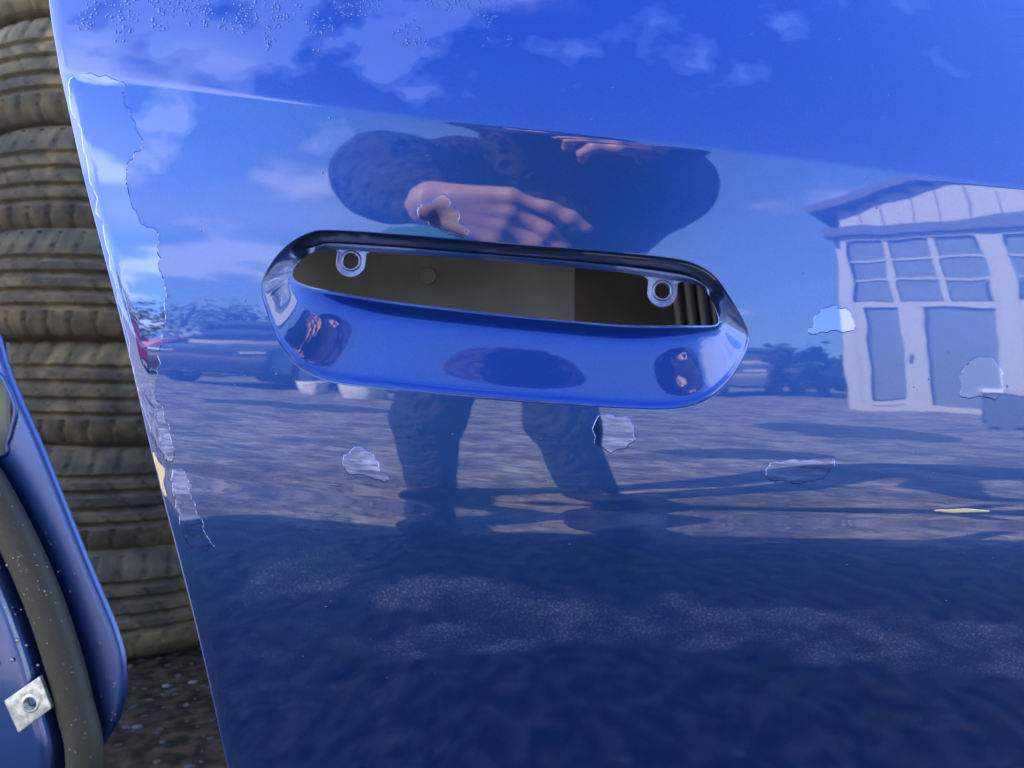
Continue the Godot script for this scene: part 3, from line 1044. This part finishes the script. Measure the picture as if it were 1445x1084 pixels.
func film_mesh(edge: PackedVector2Array, thick: float) -> ArrayMesh:
	# a thin sheet of water lying on the paint, with a rounded rim
	var st := SurfaceTool.new()
	st.begin(Mesh.PRIMITIVE_TRIANGLES)
	var lo := edge[0]
	var hi := edge[0]
	for v in edge:
		lo = lo.min(v); hi = hi.max(v)
	var cell := 4.0
	for j in int((hi.y - lo.y) / cell) + 1:
		for i in int((hi.x - lo.x) / cell) + 1:
			var a := lo + Vector2(i, j) * cell
			var sq := PackedVector2Array([a, a + Vector2(cell, 0), a + Vector2(cell, cell), a + Vector2(0, cell)])
			for piece in Geometry2D.intersect_polygons(sq, edge):
				var t := Geometry2D.triangulate_polygon(piece)
				for k in range(0, t.size(), 3):
					var v := [piece[t[k]], piece[t[k + 1]], piece[t[k + 2]]]
					if (v[1] - v[0]).cross(v[2] - v[0]) > 0: v.reverse()
					for q in v:
						st.set_normal(sheet_normal(q.x, q.y))
						st.add_vertex((sheet_point(q.x, q.y) + Vector3(0, 0, thick)) * 0.001)
	var n := edge.size()
	var area := 0.0
	for i in n: area += edge[i].cross(edge[(i + 1) % n])
	var sg := 1.0 if area > 0 else -1.0
	for i in n:
		var a := edge[i]
		var b := edge[(i + 1) % n]
		var da := (edge[(i + 1) % n] - edge[(i + n - 1) % n]).normalized()
		var db := (edge[(i + 2) % n] - a).normalized()
		var oa := Vector2(da.y, -da.x) * sg
		var ob := Vector2(db.y, -db.x) * sg
		var pa := sheet_point(a.x, a.y) + Vector3(0, 0, thick)
		var pb := sheet_point(b.x, b.y) + Vector3(0, 0, thick)
		var qa := pa + Vector3(oa.x * 0.45, oa.y * 0.45, -thick * 1.1)
		var qb := pb + Vector3(ob.x * 0.45, ob.y * 0.45, -thick * 1.1)
		var na := Vector3(oa.x * 0.5, oa.y * 0.5, 0.8).normalized()
		var nb := Vector3(ob.x * 0.5, ob.y * 0.5, 0.8).normalized()
		var tri := [[pa, na], [pb, nb], [qb, nb], [pa, na], [qb, nb], [qa, na]]
		if sg > 0: pass
		else: tri.reverse()
		for e in tri:
			st.set_normal(e[1])
			st.add_vertex(e[0] * 0.001)
	return st.commit()

func ragged(pts: Array, amount: float, seed_: int, freq := 0.12) -> PackedVector2Array:
	var n := FastNoiseLite.new()
	n.seed = seed_; n.frequency = freq; n.fractal_octaves = 3
	var out := PackedVector2Array()
	for v in spline(pts, true, 8): out.append(v + Vector2(n.get_noise_2d(v.x, v.y), n.get_noise_2d(v.x + 99, v.y)) * amount)
	return out

func build_door() -> void:
	var door := thing("car_door", "large blue metallic car door with an empty handle recess, facing the camera", "car door", Vector3(0, AXIS, 0))
	var outer := spline(OUTER, true, 14)
	var inner := spline(INNER, true, 14)
	var paint := car_paint(Color.WHITE)
	var maps := paint_maps()
	paint.albedo_texture = maps[0]
	paint.roughness = 1.0
	paint.roughness_texture = maps[1]
	paint.roughness_texture_channel = BaseMaterial3D.TEXTURE_CHANNEL_GREEN
	paint.metallic = 1.0
	paint.metallic_texture = maps[1]
	paint.metallic_texture_channel = BaseMaterial3D.TEXTURE_CHANNEL_BLUE
	paint.clearcoat_texture = maps[1]
	paint.texture_repeat = false
	var skin := part("outer_skin", door_sheet(outer), paint, door)
	skin.set_meta("label", "blue outer skin of the door with two creases")
	part("handle_recess", recess_mesh(outer, inner), paint, door)
	for t in [Vector3(-77.4 * 1.035, 59.2 * 1.035, -12.9), Vector3(72.3 * 1.035, 44.9 * 1.035, -12.9)]:
		part("mounting_tab", tab_mesh(1.0), paint, door, t * 0.001, Vector3(-0.06, 0, -0.10))
	# the olive inner panel seen through the opening
	var olive := tri_mat(noise_tex(81, 0.01, Color(0.032, 0.032, 0.023), Color(0.062, 0.060, 0.045), 256, 5), 6.0, 0.7)
	var ip := part("inner_panel", box(Vector3(0.241, 0.19, 0.004)), olive, door, Vector3(-0.0845, 0.075, -0.075))
	ip.set_meta("label", "dull olive inner panel behind the handle opening")
	var plug := CylinderMesh.new()
	plug.top_radius = 0.0045; plug.bottom_radius = 0.005; plug.height = 0.0012
	part("plug", plug, mat(Color(0.045, 0.045, 0.036), 0.7), ip, Vector3(0.0365, -0.013, 0.0025), Vector3(PI / 2, 0, 0))
	part("inner_panel", box(Vector3(0.17, 0.135, 0.003)), olive, door, Vector3(0.115, 0.045, -0.135))
	part("light_stop_lid", box(Vector3(0.404, 0.003, 0.095)), olive, door, Vector3(0.002, 0.111, -0.0845))  # lid, floor and side added to keep light out of the opening
	part("light_stop_floor", box(Vector3(0.168, 0.003, 0.095)), olive, door, Vector3(0.120, -0.021, -0.0845))
	part("light_stop_side", box(Vector3(0.003, 0.129, 0.095)), olive, door, Vector3(0.2025, 0.045, -0.0845))
	var boot := mat(Color(0.03, 0.03, 0.03), 0.5)
	for k in 7:
		var rib := CylinderMesh.new()
		rib.top_radius = 0.0035; rib.bottom_radius = 0.0035; rib.height = 0.10; rib.radial_segments = 12
		part("ribbed_boot", rib, boot, door, Vector3(0.104 + k * 0.0066, 0.05, -0.100 - 0.0012 * (k - 3) ** 2), Vector3(0, 0, 0.12))
	# chipped paint at the left edge, and a yellow glint painted on the crease
	var bare := mat(Color(0.34, 0.29, 0.16), 0.4, 0.5)
	for c in [["chip_and_glint", [Vector2(-172.0, -33.4), Vector2(-170.2, -37.0), Vector2(-167.6, -40.5), Vector2(-167.4, -43.5), Vector2(-168.4, -47.0), Vector2(-167.6, -51.5), Vector2(-167.3, -53.8), Vector2(-168.0, -53.4), Vector2(-169.6, -46.6)]], ["chip_and_glint", [Vector2(203, -60.8), Vector2(210, -60.3), Vector2(215, -60.0), Vector2(221, -60.3), Vector2(229, -60.9), Vector2(221, -61.3), Vector2(214, -61.5), Vector2(208, -61.2)]]]:
		part(c[0], film_mesh(ragged(c[1], 0.35, 5), 0.12), bare, door)
	# thin sheets of water left on the paint
	var wet := car_paint(BASE_BLUE)
	wet.roughness = 0.03
	wet.metallic = 0.7
	var bead := car_paint(BASE_BLUE)
	bead.roughness = 0.15
	wet.metallic_specular = 0.7
	wet.clearcoat_roughness = 0.0
	var films := [
		[Vector2(-212, 146), Vector2(-190, 146), Vector2(-187, 137), Vector2(-182, 128), Vector2(-177, 113), Vector2(-183, 105), Vector2(-182, 88), Vector2(-176, 76), Vector2(-168, 72), Vector2(-168, 58), Vector2(-165, 48), Vector2(-166, 25), Vector2(-169, 6), Vector2(-170, -4), Vector2(-164, -20), Vector2(-162, -33), Vector2(-166, -36), Vector2(-176, -12), Vector2(-184, 30), Vector2(-194, 72), Vector2(-204, 112)],
		[Vector2(-163, -42), Vector2(-157, -44), Vector2(-153, -60), Vector2(-149, -74), Vector2(-147, -80), Vector2(-156, -81), Vector2(-162, -60)],
		[Vector2(-45, 82), Vector2(-40, 87), Vector2(-33, 89), Vector2(-28, 84), Vector2(-25, 78), Vector2(-21, 71), Vector2(-29, 71.5), Vector2(-39, 76)],
		[Vector2(142, 24), Vector2(146, 34), Vector2(154, 37), Vector2(161, 33), Vector2(162, 26), Vector2(150, 25)],
		[Vector2(214, -5), Vector2(214, 6), Vector2(219, 12), Vector2(228, 12), Vector2(233, 5), Vector2(232, -5), Vector2(223, -6)],
		[Vector2(-80, -41), Vector2(-77, -32), Vector2(-72, -30), Vector2(-66, -36), Vector2(-60, -46), Vector2(-70, -44)],
		[Vector2(122, -45), Vector2(124, -38), Vector2(138, -36), Vector2(152, -36), Vector2(151, -43), Vector2(136, -47)],
		[Vector2(40, -9.5 - 6), Vector2(42, -30), Vector2(52, -31), Vector2(58, -26), Vector2(55, -17)],
	]
	for i in films.size(): part("wet_patch", film_mesh(ragged(films[i], 2.2, 20 + i), 0.10), wet, door)
	# beads of condensation along the top
	var drops := SurfaceTool.new()
	drops.begin(Mesh.PRIMITIVE_TRIANGLES)
	var clump := FastNoiseLite.new()
	clump.seed = 77; clump.frequency = 0.045
	var placed := 0
	for k in 9000:
		if placed > 1100: break
		var x := rng.randf_range(-214, 0)
		var y := rng.randf_range(160, 198)
		if clump.get_noise_2d(x, y * 0.8) + (y - 178) * 0.02 - (x + 120) * 0.0012 < 0.12: continue
		placed += 1
		bead_mesh(drops, sheet_point(x, y) * 0.001, sheet_normal(x, y), pow(rng.randf(), 1.6) * 0.0007 + 0.00025, 0.45)
	for k in 160:
		var x := rng.randf_range(-180, 240)
		var y := rng.randf_range(-150, 185)
		if Geometry2D.is_point_in_polygon(Vector2(x, y), outer): continue
		bead_mesh(drops, sheet_point(x, y) * 0.001, sheet_normal(x, y), pow(rng.randf(), 3.0) * 0.0005 + 0.0002, 0.4)
	part("water_beads", drops.commit(), bead, door).set_meta("kind", "stuff")

# ---------------------------------------------------------------- the photographer, mirrored in the paint

func hand_bones(w: Vector3, h: Vector3, across: Vector3, curl: Vector3, straight: float) -> Array:
	# w wrist, h along the palm, across from first to little finger, curl where the fingers bend to
	var out := []
	var lens := [[0.040, 0.026, 0.022], [0.044, 0.029, 0.023], [0.041, 0.027, 0.022], [0.033, 0.021, 0.019]]
	for i in 4:
		var k := w + h * (0.088 - 0.004 * absf(i - 1.2)) + across * ((i - 1.5) * 0.021)
		out.append([w + across * ((i - 1.5) * 0.009), k, 0.017, 0.0125])
		var bend := 0.5 + 0.22 * i / 3.0
		if i == 0: bend *= straight
		var p := k
		var d := h
		for s in 3:
			d = (h * cos(bend * (s + 0.7)) + curl * sin(bend * (s + 0.7))).normalized()
			var q: Vector3 = p + d * lens[i][s]
			out.append([p, q, 0.0098 - 0.0009 * s, 0.0092 - 0.0009 * s])
			p = q
	var t0 := w + h * 0.022 - across * 0.020 + curl * 0.006
	var t1 := t0 + (h * 0.7 - across * 0.55 + curl * 0.55).normalized() * 0.042
	var t2 := t1 + (h * 0.85 - across * 0.15 + curl * 0.6).normalized() * 0.032
	var t3 := t2 + (h * 0.9 + across * 0.1 + curl * 0.5).normalized() * 0.025
	out.append([t0, t1, 0.016, 0.0125])
	out.append([t1, t2, 0.0118, 0.0105])
	out.append([t2, t3, 0.0104, 0.0085])
	return out

func build_person() -> void:
	var at := Vector3(0, 0, 1.05)
	var p := thing("person", "person in dark jacket, cap and trousers leaning in to photograph, mirrored in the door", "person", at)
	var skin := mat(Color(0.52, 0.30, 0.22), 0.5)
	skin.subsurf_scatter_enabled = true
	skin.subsurf_scatter_strength = 0.1
	var V := func(x: float, y: float, z: float) -> Vector3: return Vector3(x, y, z) - at
	var pel: Vector3 = V.call(0.0, 0.82, 1.20)
	var chest: Vector3 = V.call(0.07, 1.01, 1.0)
	var neck: Vector3 = V.call(0.07, 1.09, 0.90)
	var head: Vector3 = V.call(0.07, 1.225, 0.735)
	var chin: Vector3 = V.call(0.07, 1.14, 0.675)
	var sl: Vector3 = V.call(-0.07, 1.10, 0.94)
	var el: Vector3 = V.call(-0.15, 0.965, 0.62)
	var wl: Vector3 = V.call(-0.082, 0.858, 0.44)
	var sr: Vector3 = V.call(0.28, 1.10, 0.95)
	var er: Vector3 = V.call(0.245, 1.085, 0.82)
	var wr: Vector3 = V.call(0.225, 1.03, 0.58)
	var legs := [[V.call(-0.10, 0.80, 1.20), V.call(-0.165, 0.46, 1.04), V.call(-0.19, 0.10, 1.12), V.call(-0.20, 0.045, 0.97)], [V.call(0.10, 0.80, 1.20), V.call(0.09, 0.46, 1.03), V.call(0.15, 0.10, 1.11), V.call(0.20, 0.045, 0.97)]]
	var bones := [[pel, chest, 0.13, 0.14], [chest, neck, 0.13, 0.07], [neck, head, 0.055, 0.06], [sl, sr, 0.06, 0.06], [sl, el, 0.05, 0.042], [el, wl, 0.042, 0.028], [sr, er, 0.05, 0.042], [er, wr, 0.042, 0.028]]
	for l in legs:
		bones.append([l[0], l[1], 0.085, 0.055]); bones.append([l[1], l[2], 0.052, 0.028]); bones.append([l[2], l[3], 0.022, 0.02])
	var st := SurfaceTool.new()
	st.begin(Mesh.PRIMITIVE_TRIANGLES)
	body_mesh(st, bones, 0.014, 60.0)
	# head with jaw, nose, ears and brow
	var f := (chin - head + Vector3(0, 0.04, -0.06)).normalized()
	var face := [[head + Vector3(0, 0.03, 0.02), head + Vector3(0, 0.0, 0.0), 0.085, 0.078], [head, chin, 0.068, 0.036], [head + Vector3(0, -0.002, -0.07), head + Vector3(0, -0.032, -0.092), 0.010, 0.016], [head + Vector3(0.078, -0.005, 0.02), head + Vector3(0.082, -0.03, 0.015), 0.014, 0.010], [head + Vector3(-0.078, -0.005, 0.02), head + Vector3(-0.082, -0.03, 0.015), 0.014, 0.010], [head + Vector3(-0.04, 0.022, -0.068), head + Vector3(0.04, 0.022, -0.068), 0.014, 0.014], [head + Vector3(-0.022, -0.062, -0.082), head + Vector3(0.022, -0.062, -0.082), 0.009, 0.009], [neck, head, 0.056, 0.06]]
	body_mesh(st, face, 0.005, 150.0)
	var hl := Vector3(0.93, -0.28, -0.16).normalized()
	body_mesh(st, hand_bones(wl, hl, Vector3(-0.25, -0.75, 0.45).normalized(), Vector3(0.1, -0.75, 0.65).normalized(), 0.4) + [[wl.lerp(el, 0.15), wl, 0.027, 0.024]], 0.003, 320.0)
	var hr := Vector3(-0.72, 0.10, -0.25).normalized()
	body_mesh(st, hand_bones(wr, hr, Vector3(-0.1, -0.9, 0.3).normalized(), Vector3(-0.3, -0.2, 0.85).normalized(), 1.0) + [[wr.lerp(er, 0.15), wr, 0.027, 0.024]], 0.003, 320.0)
	part("body", st.commit(), skin, p)
	var eye := SphereMesh.new()
	eye.radius = 0.012; eye.height = 0.024; eye.radial_segments = 12; eye.rings = 8
	for s in [-1, 1]: part("eye", eye, mat(Color(0.08, 0.06, 0.05), 0.1), p, head + Vector3(s * 0.031, 0.002, -0.071))
	var cloth := tri_mat(noise_tex(91, 0.03, Color(0.010, 0.011, 0.013), Color(0.028, 0.029, 0.034), 256, 4), 6.0, 0.9, noise_tex(93, 0.012, Color(0, 0, 0), Color(1, 1, 1), 256, 3), 3.0)
	part("jacket", blend([[pel + Vector3(0, 0.02, 0), chest, 0.165, 0.175], [chest, neck, 0.16, 0.10], [sl, sr, 0.085, 0.085], [sl, el, 0.085, 0.068], [el, wl.lerp(el, 0.10), 0.068, 0.036], [sr, er, 0.08, 0.062], [er, wr.lerp(er, -0.12), 0.062, 0.040], [sr + Vector3(-0.05, 0, 0), pel + Vector3(0.06, 0.1, 0), 0.12, 0.13], [neck + Vector3(0, -0.01, 0.02), neck + Vector3(0.01, 0.035, 0.0), 0.085, 0.08]], 0.012, 55.0), cloth, p)
	part("shirt_hem", blend([[V.call(-0.15, 0.90, 1.02), V.call(-0.07, 0.86, 1.06), 0.07, 0.09], [V.call(-0.18, 0.93, 1.0), V.call(-0.10, 0.92, 1.0), 0.06, 0.07]], 0.01, 60.0), mat(Color(0.03, 0.16, 0.16), 0.9), p)
	var jeans := tri_mat(noise_tex(92, 0.03, Color(0.010, 0.012, 0.018), Color(0.026, 0.03, 0.042), 256, 4), 6.0, 0.9, noise_tex(93, 0.012, Color(0, 0, 0), Color(1, 1, 1), 256, 3), 2.5)
	var tb := [[pel + Vector3(-0.06, 0.03, 0), pel + Vector3(0.06, 0.03, 0), 0.14, 0.14]]
	for l in legs:
		tb.append([l[0], l[1], 0.100, 0.066]); tb.append([l[1], l[2] + Vector3(0, -0.03, -0.01), 0.064, 0.058])
	part("trousers", blend(tb, 0.012, 60.0), jeans, p)
	for l in legs:
		part("shoe", blend([[l[2] + Vector3(0, -0.05, 0.03), l[3], 0.05, 0.045], [l[2], l[2] + Vector3(0, -0.05, 0.0), 0.048, 0.05], [l[3], l[3] + Vector3(0, -0.005, -0.05), 0.046, 0.036]], 0.008, 90.0), mat(Color(0.02, 0.018, 0.016), 0.6), p)
	part("hair", blend([[head + Vector3(0, 0.055, 0.035), head + Vector3(0, 0.02, 0.05), 0.085, 0.078]], 0.006, 100.0), mat(Color(0.015, 0.012, 0.010), 0.7), p)
	part("hood", blend([[head + Vector3(-0.055, 0.02, 0.035), head + Vector3(0.055, 0.02, 0.035), 0.10, 0.10], [head + Vector3(-0.03, 0.085, 0.015), head + Vector3(0.03, 0.085, 0.015), 0.088, 0.088], [head + Vector3(0, -0.05, 0.05), neck, 0.10, 0.11]], 0.009, 70.0), cloth, p)
	part("cap", blend([[head + Vector3(0, 0.075, 0.01), head + Vector3(0, 0.05, 0.02), 0.088, 0.09], [head + Vector3(-0.045, 0.062, -0.09), head + Vector3(0.045, 0.062, -0.09), 0.02, 0.02], [head + Vector3(-0.03, 0.055, -0.13), head + Vector3(0.03, 0.055, -0.13), 0.014, 0.014]], 0.006, 90.0), mat(Color(0.012, 0.012, 0.014), 0.9), p)
	part("scarf", blend([[chin + Vector3(-0.03, -0.01, -0.005), chin + Vector3(0.03, -0.01, -0.005), 0.05, 0.05], [head + Vector3(-0.05, -0.05, -0.03), head + Vector3(0.05, -0.05, -0.03), 0.05, 0.05], [neck, chin, 0.075, 0.06]], 0.007, 80.0), mat(Color(0.014, 0.014, 0.017), 0.95), p)
	part("beard", blend([[head + Vector3(-0.066, -0.035, -0.005), chin + Vector3(-0.022, 0.0, -0.012), 0.024, 0.03], [head + Vector3(0.066, -0.035, -0.005), chin + Vector3(0.022, 0.0, -0.012), 0.024, 0.03], [chin + Vector3(-0.02, -0.01, -0.012), chin + Vector3(0.02, -0.01, -0.012), 0.03, 0.03]], 0.005, 120.0), mat(Color(0.02, 0.015, 0.012), 0.9), p)
	# the phone in the hand, its lens at the lower end
	var ph := thing("phone", "black phone held upright by its upper end, its mirror image dark in the recess", "phone", Vector3(0.012, 0.685, 0.386))
	var slab := []
	for q in [[0.0, -0.0042], [0.93, -0.0042], [0.985, -0.0034], [1.0, -0.0015], [1.0, 0.0015], [0.985, 0.0034], [0.93, 0.0042], [0.0, 0.0042]]:
		var row := []
		for c in 40:
			var a := TAU * c / 40.0
			var d := Vector2(cos(a), sin(a))
			d = d / pow(pow(absf(d.x), 9.0) + pow(absf(d.y), 9.0), 1.0 / 9.0)
			row.append(Vector3(d.x * 0.037 * q[0], d.y * 0.080 * q[0], q[1]))
		slab.append(row)
	part("case", grid_mesh(slab, true), mat(Color(0.012, 0.012, 0.014), 0.25), ph)
	part("screen", box(Vector3(0.068, 0.150, 0.0006)), mat(Color(0.02, 0.02, 0.025), 0.05), ph, Vector3(0, 0, 0.0046))
	for c in [Vector2(-0.012, -0.065), Vector2(-0.026, -0.065)]:
		var lens := CylinderMesh.new()
		lens.top_radius = 0.0055; lens.bottom_radius = 0.006; lens.height = 0.0014
		part("lens", lens, mat(Color(0.01, 0.01, 0.015), 0.05), ph, Vector3(c.x, c.y, -0.0050), Vector3(PI / 2, 0, 0))
